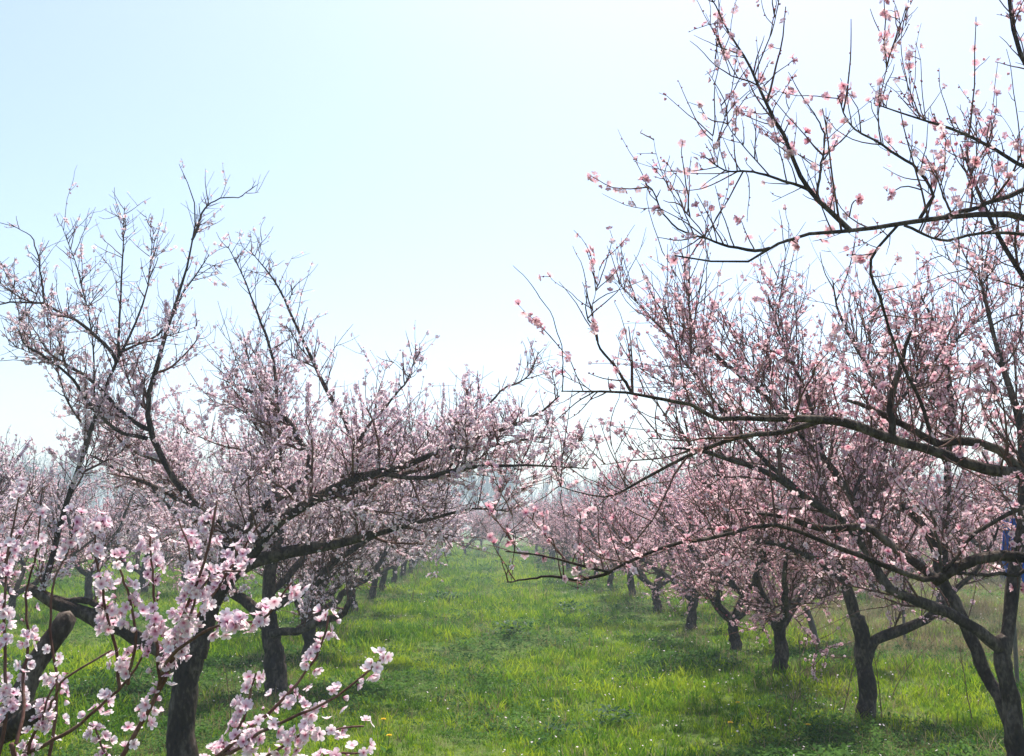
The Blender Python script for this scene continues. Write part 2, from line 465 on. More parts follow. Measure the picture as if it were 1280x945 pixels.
        if buds:
            p_, d_, _, _ = spawn(np.concatenate([B2, resample_batch(B3, 8)]), buds, .1, 1., (35, 60), .1)
            link('buds', blossom_mass(p_ - s.base, d_, rng.uniform(.006, .010, buds), M_BUD, BUDS), s.root, kind='stuff')
        s.B1, s.B2, s.B3 = B1, B2, B3
    def singles(s, paths, n, meshes, size=(.017, .021), t0=.1, parent=None, up=.1, limit=300, clump=False):
        """individually modelled blossoms along the given paths"""
        P = np.stack([resample(p, 12) for p in paths])
        fav = rng.gamma(1.2, 1, len(P)) + .2
        pos, d, i, t = spawn(P, n, t0, 1., (45, 100), up, fav)
        if clump:
            cen = np.sort(rng.uniform(t0, 1., max(3, n // 3))); t = np.clip(rng.choice(cen, n) + rng.normal(0, .03, n), t0, 1.)
            f = t * 11; a = np.minimum(f.astype(int), 10); pos = P[i, a] * (1 - (f - a)[:, None]) + P[i, a + 1] * (f - a)[:, None]
            pos = pos + d * rng.uniform(0, .02, n)[:, None]
        room = max(0, limit - s.count); s.count += min(n, room)
        pick = rng.permutation(n); rest = pick[room:]
        if len(rest):
            s.rest.append((pos[rest] + d[rest] * .008, d[rest] + rng.normal(0, .35, (len(rest), 3)), rng.uniform(*size, len(rest))))
        for j in pick[:room]:
            me = meshes[rng.choice(6, p=[.2, .25, .22, .15, .1, .08])]
            o = link('blossom', me, parent or s.root)
            o.location = tuple(pos[j] + d[j] * .006 - s.base)
            o.rotation_euler = frame_euler(d[j] + rng.normal(0, .35, 3)); k = rng.uniform(*size); o.scale = (k, k, k)

def resample_batch(P, m):
    f = np.linspace(0, P.shape[1] - 1, m); a = np.minimum(f.astype(int), P.shape[1] - 2); fr = (f - a)[None, :, None]
    return P[:, a] * (1 - fr) + P[:, a + 1] * fr

def gpt(px, py, d):
    p = at(px, py, d); p[2] = ground_z(p[0], p[1]); return p

# ---- second tree of the left row (dark trunk at lower left, tall leaders) -------------
t = Tree(gpt(229, 975, 6.9), label='peach tree with dark forked trunk and two tall bare leaders at lower left', rs=.70, gn=.55)
D = 6.9
t.px('trunk', [(231, 1000, D), (229, 975, D), (227, 900, D), (231, 850, D), (248, 805, D)], [.175, .14, .118, .112, .108], sides=14, weight=0, lump=.07)
t.px('limb', [(240, 835, D), (264, 768, D), (287, 722, D - .05), (330, 698, D - .1), (390, 685, D - .15), (430, 678, D - .2), (470, 668, D - .3), (530, 650, D - .4), (590, 636, D - .5), (640, 640, D - .6)],
     [.09, .078, .07, .060, .052, .042, .022, .012, .007, .004], weight=1.2)
t.px('limb', [(232, 845, D), (205, 815, D), (165, 792, D - .05), (120, 772, D - .1), (85, 760, D - .1), (36, 736, D - .1)], [.075, .065, .062, .066, .055, .045], weight=.25)
t.px('branch', [(145, 786, D - .12), (112, 752, D - .1), (80, 750, D - .1), (48, 738, D - .1)], [.03, .026, .024, .02], weight=.2)
t.px('limb', [(50, 745, D - .1), (75, 655, D - .1), (112, 545, D - .05), (125, 508, D), (145, 455, D + .05), (168, 408, D + .1), (184, 365, D + .1), (188, 320, D + .1), (192, 285, D + .1)],
     [.026, .021, .018, .016, .014, .010, .007, .004, .002], weight=.55)
t.px('limb', [(246, 820, D), (268, 740, D + .05), (285, 700, D + .1), (290, 665, D + .1)], [.085, .08, .078, .07], weight=.2)
t.px('limb', [(289, 682, D + .1), (265, 658, D + .15), (242, 628, D + .2), (213, 590, D + .2), (188, 532, D + .2), (187, 492, D + .2), (204, 430, D + .25), (222, 370, D + .3), (238, 310, D + .3), (246, 270, D + .3), (239, 240, D + .3), (223, 206, D + .3)],
     [.05, .038, .031, .027, .023, .019, .015, .011, .008, .006, .004, .002], weight=.55)
t.px('branch', [(240, 300, D + .3), (254, 262, D + .35), (275, 250, D + .4), (297, 245, D + .45), (322, 230, D + .5)], [.009, .007, .005, .004, .002], weight=.3)
t.px('branch', [(186, 537, D + .2), (160, 522, D + .1), (138, 500, D + .05), (110, 470, D), (80, 455, D - .05), (40, 425, D - .1), (25, 405, D - .1)], [.018, .015, .013, .011, .009, .006, .003], weight=.5)
t.px('branch', [(183, 548, D + .2), (150, 540, D), (122, 515, D - .1), (85, 470, D - .2), (52, 445, D - .3), (28, 428, D - .3), (25, 390, D - .35)], [.016, .014, .012, .010, .008, .006, .003], weight=.4)
t.px('branch', [(146, 452, D), (135, 432, D - .05), (110, 410, D - .1), (80, 392, D - .15), (55, 380, D - .2), (25, 378, D - .3), (-5, 382, D - .4)], [.014, .012, .011, .009, .008, .006, .004], weight=.5)
t.px('branch', [(55, 382, D - .2), (50, 330, D - .2), (42, 300, D - .2), (20, 285, D - .2), (0, 278, D - .2)], [.008, .006, .005, .003, .002], weight=.3)
t.px('branch', [(148, 445, D), (150, 380, D), (153, 320, D), (156, 258, D)], [.009, .007, .005, .002], weight=.15, gnarl=.003)
t.px('branch', [(118, 500, D), (115, 420, D), (98, 340, D), (78, 284, D)], [.006, .005, .004, .002], weight=.1, gnarl=.003)
t.px('branch', [(150, 440, D), (185, 425, D + .2), (210, 405, D + .3), (228, 370, D + .4), (262, 318, D + .5)], [.010, .008, .007, .006, .003], weight=.4)
t.px('limb', [(289, 690, D + .1), (312, 652, D + .1), (345, 622, D + .1), (386, 594, D + .1), (378, 560, D + .15), (355, 520, D + .2), (320, 492, D + .3), (285, 478, D + .4)],
     [.045, .04, .036, .033, .026, .020, .013, .006], weight=1.2)
t.px('branch', [(345, 622, D + .2), (352, 560, D + .4), (345, 480, D + .5), (330, 415, D + .5), (303, 345, D + .5), (285, 308, D + .5)], [.020, .016, .013, .010, .006, .003], weight=.6)
t.px('branch', [(450, 580, D + .1), (430, 530, D + .2), (402, 475, D + .3), (362, 388, D + .3), (340, 350, D + .3), (312, 312, D + .3)], [.020, .017, .014, .010, .007, .003], weight=.7)
t.px('limb', [(270, 745, D), (310, 700, D - .1), (345, 655, D - .2), (392, 625, D - .3), (440, 600, D - .4), (500, 584, D - .5), (560, 560, D - .6), (620, 540, D - .7), (668, 522, D - .8), (700, 495, D - .9)],
     [.05, .05, .048, .045, .04, .032, .022, .015, .010, .004], weight=1.5)
t.px('branch', [(470, 592, D - .45), (520, 598, D - .6), (560, 590, D - .7), (600, 584, D - .8), (660, 582, D - .9), (735, 586, D - 1.0)], [.02, .015, .012, .009, .006, .003], weight=1.0)
t.px('branch', [(392, 625, D - .3), (440, 615, D - .2), (500, 595, D), (560, 575, D + .2), (620, 555, D + .4), (690, 545, D + .6)], [.03, .026, .02, .015, .01, .004], weight=1.2)
t.px('branch', [(440, 605, D - .4), (455, 540, D - .3), (490, 500, D - .2), (510, 470, D - .1), (525, 440, D)], [.016, .012, .009, .006, .003], weight=.8)
t.px('branch', [(540, 570, D - .6), (590, 530, D - .5), (625, 490, D - .5), (660, 470, D - .5), (672, 440, D - .5)], [.014, .011, .008, .005, .003], weight=.8)
t.px('branch', [(300, 660, D + .1), (250, 640, D + .5), (200, 610, D + .9), (150, 590, D + 1.2), (115, 570, D + 1.4)], [.03, .026, .022, .016, .008], weight=1.0)
t.foliate(n1=110, l1=(.3, .75), n2=1600, l2=(.12, .36), n3=2600, bloom=20000, up1=.12, bsize=(.015, .020), slope=True, t0=.12, whip=40, whipl=(.3, .7), r2=.003, r3=.002, zf=(2.3, 3.1), up2=.2, buds=2500, ztop=3.5, zk=.75, fine=420, finel=(.08, .30))
T_L1 = t

# ---- first tree of the left row: base outside the frame, its flowering shoots close to the camera
D = 4.2
t = Tree(gpt(-130, 1080, D), label='nearest peach tree at the left edge with pale sawn limbs and close blossoming shoots', rs=.85)
t.px('trunk', [(-135, 1130, D), (-128, 1080, D), (-105, 1040, D), (-70, 1000, D)], [.16, .13, .11, .10], sides=14, weight=0, lump=.07)
t.px('limb', [(-85, 1010, D), (-30, 945, D + .05), (2, 905, D + .1), (28, 865, D + .15), (52, 815, D + .2), (82, 772, D + .25)], [.075, .062, .056, .052, .05, .045], weight=.15, sides=12,
     label='upright sawn limb with grey bark')
t.px('limb', [(-70, 975, D), (-25, 938, D - .1), (5, 918, D - .15), (35, 900, D - .2), (60, 885, D - .22)], [.06, .05, .046, .042, .04], weight=.1, sides=12, label='short stub limb with sunlit top')
low = [np.array(p) for p in ((-2.35, 4.15, .42), (-1.75, 3.5, .55), (-1.25, 2.9, .66), (-.85, 2.45, .80), (-.55, 2.35, .92))]
t.tube('limb', low, [.05, .042, .035, .03, .016], weight=.0, label='low limb reaching out towards the camera')
def shoot(tr, pts, r0, r1, n, meshes=BL_L, size=(.0115, .0158), label=None, t0=.08):
    o = tr.px('shoot', pts, [r0, r1], sides=6, lump=.03, gnarl=.003, weight=.3, mat=M_TWIG)
    p = tr.paths[-1]
    # a few flower clusters and single flowers along the shoot
    a = int(n * .8); tr.singles([p], a, meshes, size, t0, parent=o, clump=True); tr.singles([p], int(n * 1.7), meshes, size, t0, parent=o, limit=0, clump=True)
    return o
d = 2.3
J = low[3]
def from_low(k, f):  # a point on the low limb
    return low[k] * (1 - f) + low[k + 1] * f
def spx(*pts): return list(pts)
shoot(t, [(110, 1020, 2.45), (155, 945, 2.4), (192, 876, 2.35), (210, 838, 2.3), (228, 780, 2.25), (245, 730, 2.2), (262, 675, 2.2), (272, 625, 2.2)], .0065, .0025, 46)
shoot(t, [(195, 870, 2.35), (215, 820, 2.25), (255, 790, 2.15), (300, 778, 2.1), (330, 772, 2.05), (365, 728, 2.0)], .0045, .002, 26)
shoot(t, [(222, 800, 2.28), (250, 765, 2.3), (275, 730, 2.3), (300, 690, 2.3), (325, 655, 2.3)], .004, .002, 20)
shoot(t, [(-20, 985, 2.6), (31, 945, 2.5), (85, 915, 2.4), (119, 887, 2.35), (155, 853, 2.3), (180, 815, 2.3)], .006, .0025, 9)
shoot(t, [(150, 860, 2.3), (147, 815, 2.3), (135, 770, 2.25), (128, 730, 2.2), (118, 690, 2.2), (120, 655, 2.2)], .004, .002, 24)
shoot(t, [(200, 860, 2.35), (198, 815, 2.3), (193, 760, 2.3), (190, 715, 2.3), (188, 670, 2.3)], .004, .002, 26)
shoot(t, [(160, 855, 2.3), (170, 800, 2.25), (160, 740, 2.25), (145, 700, 2.2)], .004, .002, 18)
shoot(t, [(30, 940, 2.5), (60, 890, 2.4), (78, 849, 2.3), (110, 828, 2.3), (140, 811, 2.3)], .004, .002, 4)
shoot(t, [(30, 950, 2.5), (50, 900, 2.4), (62, 868, 2.4), (70, 855, 2.4)], .004, .002, 13)
shoot(t, [(235, 1000, 2.35), (262, 955, 2.3), (289, 934, 2.25), (337, 892, 2.2), (360, 866, 2.2), (394, 821, 2.2), (412, 772, 2.2)], .0055, .002, 24)
shoot(t, [(265, 955, 2.3), (300, 934, 2.2), (360, 900, 2.1), (400, 880, 2.1), (431, 862, 2.1), (476, 823, 2.1)], .0045, .002, 20)
shoot(t, [(280, 945, 2.3), (300, 905, 2.3), (308, 880, 2.3), (318, 842, 2.3)], .0035, .002, 11)
shoot(t, [(265, 975, 2.3), (330, 950, 2.2), (375, 920, 2.15), (420, 912, 2.15), (455, 908, 2.15)], .004, .002, 20)
shoot(t, [(300, 985, 2.3), (370, 965, 2.2), (420, 945, 2.2), (462, 934, 2.2)], .004, .002, 14)
shoot(t, [(110, 1000, 2.4), (130, 950, 2.3), (120, 915, 2.3), (112, 905, 2.3)], .004, .002, 8)
shoot(t, [(-5, 960, 2.4), (6, 880, 2.4), (4, 800, 2.4), (8, 720, 2.4), (18, 650, 2.4), (30, 600, 2.4)], .005, .002, 26)
shoot(t, [(-60, 960, 2.6), (-40, 850, 2.6), (-15, 760, 2.6), (10, 690, 2.6), (40, 640, 2.6)], .005, .002, 20)
shoot(t, [(60, 960, 2.5), (70, 850, 2.5), (64, 760, 2.5), (85, 690, 2.5), (95, 640, 2.5)], .0045, .002, 16)
shoot(t, [(20, 930, 2.5), (35, 820, 2.6), (30, 740, 2.6), (48, 690, 2.6), (52, 640, 2.6)], .0045, .002, 16)
shoot(t, [(205, 850, 2.32), (228, 790, 2.4), (240, 735, 2.4), (236, 690, 2.4), (225, 650, 2.4)], .004, .002, 20)
shoot(t, [(212, 830, 2.3), (240, 760, 2.2), (262, 720, 2.2), (300, 715, 2.2)], .004, .002, 14)
# stems that tie the lowest shoots to the low limb
for a, b in (((110, 1020, 2.45), from_low(2, .8)), ((-20, 985, 2.6), from_low(2, .3)), ((235, 1000, 2.35), from_low(3, .9)), ((265, 975, 2.3), from_low(3, .9)), ((300, 985, 2.3), from_low(3, .9)),
             ((110, 1000, 2.4), from_low(3, .3)), ((-5, 960, 2.4), from_low(2, .4)), ((-60, 960, 2.6), from_low(2, .1)), ((30, 950, 2.5), from_low(2, .5)), ((60, 960, 2.5), from_low(2, .6)), ((20, 930, 2.5), from_low(2, .5))):
    q = at(*a); t.tube('shoot', [b, (b * .5 + q * .5) + np.array([0, 0, -.03]), q], [.008, .006], sides=6, weight=0, mat=M_TWIG)
b_, d_, z_ = (np.concatenate([x[k] for x in t.rest]) for k in range(3))
link('blossoms', blossom_mass(b_ - t.base, d_, z_, M_PETL, DETAIL), t.root, kind='stuff')
T_L0 = t

# ---- first tree of the right row: trunk outside the frame, three long limbs crossing the view
D = 3.7
t = Tree(np.array([3.15, D, 0.]), label='nearest peach tree at the right edge whose long arching limbs cross the sky', petal=M_PETR, rs=.45, gn=.35)
t.root.location = tuple(t.base)
t.tube('trunk', [(3.2, D, -.1), (3.18, D, .15), (3.12, D, .5), (3.05, D, .8)], [.17, .14, .12, .11], sides=14, weight=0, lump=.07)
t.tube('limb', [(3.1, D, .65), (2.8, D, 1.0), (2.35, D - .05, 1.35), at(1330, 700, D - .05), at(1282, 695, D - .05), at(1243, 693, D - .08), at(1200, 709, D - .1), at(1170, 728, D - .1)],
       [.075, .06, .045, .036, .034, .033, .03, .026], weight=.3, sides=12)
t.px('branch', [(1180, 722, D - .1), (1150, 724, D - .12), (1130, 717, D - .15), (1079, 695, D - .2), (1013, 669, D - .25), (966, 657, D - .3), (900, 671, D - .35), (836, 681, D - .4), (792, 698, D - .4), (765, 713, D - .42), (747, 709, D - .45), (673, 693, D - .5), (632, 690, D - .55)],
     [.010, .010, .009, .009, .008, .0075, .007, .0065, .006, .005, .0045, .003, .002], sides=8, weight=.38)
t.px('branch', [(1172, 724, D - .1), (1148, 705, D - .05), (1119, 685, D), (1100, 670, D), (1077, 658, D + .05), (1032, 661, D + .1), (985, 648, D + .1), (930, 640, D + .1)], [.02, .019, .018, .018, .015, .012, .009, .004], sides=8, weight=.5)
t.px('branch', [(1178, 715, D - .1), (1172, 670, D - .12), (1164, 632, D - .15)], [.007, .006, .004], sides=6, weight=.2)
t.px('branch', [(1180, 712, D - .1), (1215, 672, D - .1), (1250, 648, D - .1), (1295, 628, D - .1)], [.007, .007, .008, .009], sides=6, weight=.2)
t.px('branch', [(1185, 716, D - .1), (1225, 718, D - .1), (1260, 718, D - .1), (1300, 708, D - .1)], [.006, .006, .007, .008], sides=6, weight=.1)
t.px('branch', [(765, 713, D - .42), (730, 725, D - .4), (690, 722, D - .4), (635, 727, D - .4)], [.006, .005, .004, .002], sides=6, weight=.2)
t.tube('limb', [(3.05, D, .78), (2.75, D, 1.2), (2.35, D, 1.6), at(1330, 598, D), at(1282, 592, D), at(1233, 586, D - .05), at(1177, 567, D - .08), at(1102, 544, D - .1), at(1064, 530, D - .12), at(1027, 525, D - .15), at(970, 523, D - .2)],
       [.08, .065, .052, .046, .044, .04, .034, .028, .024, .02, .014], weight=1.0, sides=12, m=30)
t.px('branch', [(985, 523, D - .19), (935, 524, D - .22), (891, 522, D - .25), (858, 506, D - .3), (797, 492, D - .35), (703, 490, D - .4)], [.011, .009, .008, .006, .004, .002], weight=.3, sides=8)
t.px('branch', [(703, 490, D - .4), (704, 445, D - .4), (690, 395, D - .42), (665, 355, D - .45), (640, 332, D - .45)], [.0024, .002, .0017, .0014, .001], sides=5, weight=0)
t.px('branch', [(790, 491, D - .35), (768, 458, D - .35), (745, 420, D - .35), (735, 395, D - .35), (733, 370, D - .35)], [.006, .005, .004, .003, .002], sides=5, weight=.08)
t.px('branch', [(1275, 588, D), (1245, 562, D), (1205, 552, D), (1170, 552, D), (1110, 520, D), (1060, 500, D + .05)], [.026, .024, .02, .017, .012, .006], sides=8, weight=.6)
t.px('branch', [(1115, 546, D - .1), (1114, 515, D - .1), (1118, 480, D - .1), (1128, 445, D - .1), (1138, 415, D - .1)], [.016, .015, .012, .009, .006], sides=8, weight=.3, label='pale grey upright stub')
t.px('branch', [(1030, 525, D - .15), (980, 540, D), (920, 548, D + .1), (860, 568, D + .2), (800, 600, D + .25), (760, 622, D + .3), (700, 608, D + .3)], [.012, .011, .010, .008, .006, .004, .002], sides=6, weight=.5)
t.tube('limb', [(3.05, D, .8), (2.85, D - .1, 1.5), (2.55, D - .2, 2.2), at(1360, 310, D - .3), at(1282, 273, D - .35), at(1229, 268, D - .38), at(1171, 272, D - .4), at(1120, 281, D - .42), at(1061, 289, D - .45), at(1003, 293, D - .48), at(952, 314, D - .5), at(924, 332, D - .5), at(880, 325, D - .5), at(845, 320, D - .52)],
       [.075, .06, .048, .034, .028, .026, .022, .016, .013, .010, .008, .006, .004, .0025], weight=.42, sides=12, m=30)
t.px('branch', [(962, 310, D - .5), (925, 311, D - .5), (850, 289, D - .5), (832, 265, D - .5), (815, 240, D - .5), (806, 230, D - .5)], [.006, .005, .004, .003, .003, .002], sides=5, weight=.3)
t.px('branch', [(1064, 290, D - .45), (1035, 262, D - .45), (1008, 232, D - .45), (990, 200, D - .45), (980, 170, D - .45), (955, 125, D - .45), (930, 70, D - .45), (905, 28, D - .45), (885, -8, D - .45)], [.010, .009, .008, .007, .006, .005, .004, .003, .002], sides=7, weight=.8)
t.px('branch', [(1016, 241, D - .45), (985, 226, D - .45), (940, 215, D - .47), (905, 212, D - .5), (878, 195, D - .5)], [.006, .005, .004, .003, .002], sides=5, weight=.3)
t.px('branch', [(1024, 250, D - .45), (1025, 205, D - .45), (1030, 165, D - .45), (1010, 132, D - .45)], [.005, .004, .003, .002], sides=5, weight=.25)
t.px('branch', [(1150, 273, D - .4), (1161, 254, D - .4), (1164, 236, D - .4), (1140, 208, D - .42), (1100, 182, D - .45), (1060, 150, D - .5), (1046, 120, D - .5)], [.007, .006, .0055, .005, .004, .003, .002], sides=6, weight=.5)
t.px('branch', [(1180, 272, D - .4), (1230, 255, D - .35), (1290, 235, D - .3)], [.008, .008, .010], sides=6, weight=.5)
t.px('branch', [(1122, 282, D - .42), (1097, 308, D - .4), (1086, 335, D - .38), (1100, 375, D - .3), (1118, 430, D - .2), (1150, 500, D - .1), (1172, 560, D - .06)], [.005, .005, .005, .005, .006, .007, .008], sides=7, weight=.5)
t.px('branch', [(1130, 282, D - .42), (1180, 300, D - .4), (1240, 290, D - .38), (1300, 300, D - .36)], [.005, .005, .006, .007], sides=5, weight=.4)
t.tube('limb', [(2.6, D - .2, 2.1), at(1370, 240, D - .5), at(1300, 218, D - .5), at(1225, 178, D - .5), at(1160, 155, D - .5), at(1092, 130, D - .5)], [.04, .02, .012, .008, .005, .002], weight=.65, sides=8)
t.tube('limb', [(2.62, D - .15, 2.0), at(1380, 190, D - .4), at(1310, 120, D - .4), at(1275, 60, D - .4), at(1262, 0, D - .4), at(1255, -60, D - .4)], [.04, .020, .013, .010, .008, .005], weight=.7, sides=8)
t.tube('limb', [(2.62, D - .15, 2.0), at(1390, 330, D - .2), at(1330, 400, D), at(1270, 330, D), at(1225, 250, D), at(1200, 180, D)], [.04, .022, .014, .011, .008, .003], weight=.6, sides=8)
t.foliate(n1=56, l1=(.2, .5), r1=.0055, n2=420, l2=(.08, .28), r2=.0023, n3=520, l3=(.02, .09), r3=.0017, up1=.3, bloom=1700, bsize=(.014, .018), whip=30, whipl=(.2, .45), t0=.3, buds=2000, fine=420)
keep = [p for p in np.concatenate([t.B2]) if True]
sel = rng.choice(len(t.B2), 200, replace=False)
for j in sel[:200]:
    c = int(rng.choice([1, 1, 2, 3]))
    t.singles([t.B2[j]], c, BL_R, (.015, .0185), t0=.6)
# flower tufts noticed in the photograph
for (x, y, dd, n) in ((806, 229, D - .5, 3), (998, 306, D - .48, 4), (1046, 119, D - .5, 2), (985, 190, D - .45, 3), (938, 102, D - .45, 1), (1070, 250, D - .4, 3), (1110, 243, D - .4, 3), (1218, 230, D - .3, 5),
                      (970, 445, D - .3, 4), (1163, 632, D - .15, 4), (1272, 735, D - .1, 4), (672, 640, D - .5, 2), (632, 672, D - .55, 2), (686, 672, D - .5, 2), (1085, 492, D - .1, 6), (1105, 486, D - .1, 4),
                      (1046, 520, D - .15, 3), (1200, 567, D - .08, 4), (1240, 515, D, 3), (1060, 555, D, 2), (905, 700, D - .3, 3), (1050, 690, D - .1, 3), (1190, 455, D - .1, 4), (845, 325, D - .5, 2)):
    c = at(x, y, dd)
    pool = np.concatenate([np.vstack(t.paths), t.B1.reshape(-1, 3), t.B2.reshape(-1, 3)])
    nb = pool[np.linalg.norm(pool - c, axis=1).argmin()]; gap = np.linalg.norm(nb - c)
    if gap > .16: c = nb + (c - nb) * .16 / gap; gap = .16
    if gap > .012: t.tube('spur', [nb, nb * .5 + c * .5 + np.array([0, 0, .01 + .1 * gap]), c], [.0028, .002], sides=5, weight=0, mat=M_TWIG, m=6, gnarl=.002)
    for _ in range(n):
        dv = nrm(rng.normal(0, 1, 3) + np.array([0, -.4, .2]))
        o = link('blossom', BL_R[rng.choice(5)], t.root); o.location = tuple(c + dv * .014 - t.base)
        o.rotation_euler = frame_euler(dv); k = rng.uniform(.016, .0195); o.scale = (k, k, k)
T_R0 = t

# ---- second tree of the right row (two stems at the right edge)
D = 6.1
t = Tree(gpt(1276, 985, D), label='dark two-stemmed peach tree at the lower right edge with a long limb to the left', petal=M_PETR, rs=.45, gn=.7)
t.px('trunk', [(1279, 1010, D), (1276, 985, D), (1271, 930, D), (1258, 850, D), (1251, 795, D)], [.16, .125, .105, .095, .09], sides=14, weight=0, lump=.07)
t.px('limb', [(1254, 812, D), (1225, 790, D - .03), (1187, 766, D - .05), (1150, 752, D - .05), (1126, 743, D - .05), (1108, 734, D - .03), (1093, 711, D), (1080, 682, D + .05), (1078, 655, D + .1), (1070, 628, D + .15), (1050, 600, D + .2), (1028, 572, D + .25), (990, 530, D + .3), (950, 490, D + .3), (900, 450, D + .3), (860, 410, D + .3)],
     [.075, .065, .058, .054, .052, .05, .046, .042, .038, .033, .029, .025, .02, .015, .010, .004], weight=1.2, m=30)
t.px('limb', [(1080, 685, D + .05), (1064, 662, D), (1036, 643, D - .1), (1005, 622, D - .2), (960, 592, D - .3), (900, 570, D - .4), (840, 560, D - .5)], [.04, .036, .032, .028, .02, .013, .005], weight=1.1)
t.px('limb', [(1255, 815, D), (1262, 765, D + .05), (1272, 700, D + .1), (1278, 620, D + .1), (1270, 520, D + .15), (1245, 430, D + .2), (1225, 350, D + .2)], [.075, .068, .06, .05, .036, .02, .006], weight=1.1)
t.px('limb', [(1276, 955, D), (1252, 882, D + .1), (1216, 802, D + .2), (1195, 760, D + .25), (1180, 728, D + .3), (1172, 692, D + .35), (1158, 662, D + .4), (1140, 640, D + .45), (1115, 626, D + .5)],
     [.075, .072, .07, .068, .066, .06, .056, .05, .042], weight=.6, m=24, label='leaning second stem with pale grey bark')
t.px('limb', [(1180, 735, D + .3), (1184, 680, D + .4), (1183, 620, D + .5), (1186, 570, D + .5), (1190, 500, D + .5), (1180, 430, D + .5), (1150, 370, D + .5)], [.04, .036, .036, .034, .026, .016, .005], weight=1.2)
t.px('branch', [(1120, 628, D + .5), (1100, 600, D + .5), (1110, 540, D + .6), (1090, 470, D + .6), (1050, 400, D + .6), (1040, 350, D + .6)], [.028, .024, .02, .015, .010, .004], weight=1.2)
t.px('branch', [(1028, 572, D + .25), (1010, 500, D + .3), (980, 430, D + .3), (960, 370, D + .3)], [.016, .013, .009, .004], weight=1.0)
t.px('branch', [(1278, 620, D + .1), (1310, 560, D), (1330, 480, D), (1320, 400, D)], [.03, .024, .016, .008], weight=.8)
t.px('branch', [(1066, 620, D + .15), (1090, 560, D + .3), (1140, 480, D + .4), (1200, 420, D + .5), (1240, 380, D + .5)], [.018, .015, .012, .009, .004], weight=1.0)
t.px('branch', [(1000, 615, D - .2), (940, 560, D - .1), (890, 500, D), (850, 440, D), (830, 380, D)], [.018, .015, .011, .008, .003], weight=1.0)
t.foliate(n1=110, l1=(.35, .85), r1=.008, n2=1250, l2=(.16, .45), r2=.0031, n3=1300, l3=(.04, .16), bloom=13000, bsize=(.015, .020), zf=(2.2, 3.4), zk=.6, ztop=3.9, fine=160, finel=(.1, .4), up1=.35, up2=.25, whip=120, whipl=(.3, .65), t0=.15, buds=3500)

# ---- third tree of the right row
D = 8.5
t = Tree(gpt(1085, 893, D), label='peach tree in the right row with a stout trunk forking low to the right', petal=M_PETR, rs=.62)
t.px('trunk', [(1086, 915, D), (1085, 893, D), (1083, 850, D), (1079, 800, D), (1072, 772, D)], [.145, .12, .105, .10, .09], sides=14, weight=0, lump=.07)
t.px('limb', [(1074, 785, D), (1062, 745, D), (1050, 705, D), (1045, 660, D + .05), (1030, 610, D + .1), (1010, 560, D + .1), (1000, 500, D + .1)], [.075, .068, .06, .05, .036, .02, .006], weight=1.)
t.px('limb', [(1084, 822, D), (1094, 800, D - .05), (1122, 789, D - .1), (1148, 776, D - .15), (1180, 752, D - .2), (1225, 705, D - .2), (1250, 650, D - .2)], [.07, .066, .056, .035, .025, .015, .006], weight=.6)
t.px('limb', [(1058, 735, D), (1020, 700, D - .2), (970, 680, D - .4), (920, 670, D - .6), (880, 660, D - .7)], [.045, .04, .03, .018, .006], weight=1.1)
t.px('limb', [(1052, 720, D), (1000, 690, D + .3), (950, 660, D + .6), (905, 625, D + .7), (870, 590, D + .8)], [.04, .036, .028, .018, .006], weight=1.1)
t.px('limb', [(1050, 700, D), (1085, 650, D + .3), (1120, 600, D + .5), (1150, 540, D + .6), (1170, 480, D + .6)], [.045, .036, .026, .016, .006], weight=1.)
t.foliate(n1=80, l1=(.35, .85), r1=.010, n2=1200, l2=(.16, .45), r2=.0035, n3=1900, bloom=12000, droop=.35, r3=.0025, bsize=(.015, .019), up1=.3, whip=40, whipl=(.3, .6), t0=.15)

# ---- third tree of the left row
D = 10.2
t = Tree(gpt(344, 855, D), label='peach tree behind the forked left tree with low sawn limbs pointing right', rs=.8)
t.px('trunk', [(345, 875, D), (344, 855, D), (342, 810, D), (335, 770, D)], [.15, .125, .11, .105], sides=14, weight=0, lump=.07)
t.px('limb', [(340, 790, D), (318, 762, D), (295, 745, D), (280, 725, D), (250, 680, D), (215, 640, D), (180, 600, D)], [.075, .07, .062, .05, .035, .02, .007], weight=1.)
t.px('limb', [(336, 775, D), (338, 720, D), (345, 670, D), (340, 610, D), (330, 550, D), (335, 500, D)], [.085, .075, .06, .04, .02, .007], weight=1.)
t.px('limb', [(340, 792, D - .1), (370, 787, D - .2), (400, 778, D - .3), (425, 770, D - .35), (440, 750, D - .4)], [.05, .044, .042, .038, .03], weight=.2, label='low sawn limb without twigs')
t.px('limb', [(338, 760, D), (385, 735, D - .1), (420, 700, D - .2), (470, 670, D - .2), (520, 650, D - .2), (560, 640, D - .2)], [.06, .05, .04, .03, .018, .006], weight=1.2)
t.px('limb', [(338, 740, D), (390, 690, D + .4), (440, 640, D + .7), (500, 590, D + .9), (550, 550, D + 1.)], [.05, .04, .03, .018, .006], weight=1.2)
t.foliate(n1=70, l1=(.4, .9), r1=.011, n2=1200, l2=(.18, .5), r2=.004, n3=1900, bloom=13000, droop=.25, r3=.0028, bsize=(.016, .020), t0=.15, whip=30)

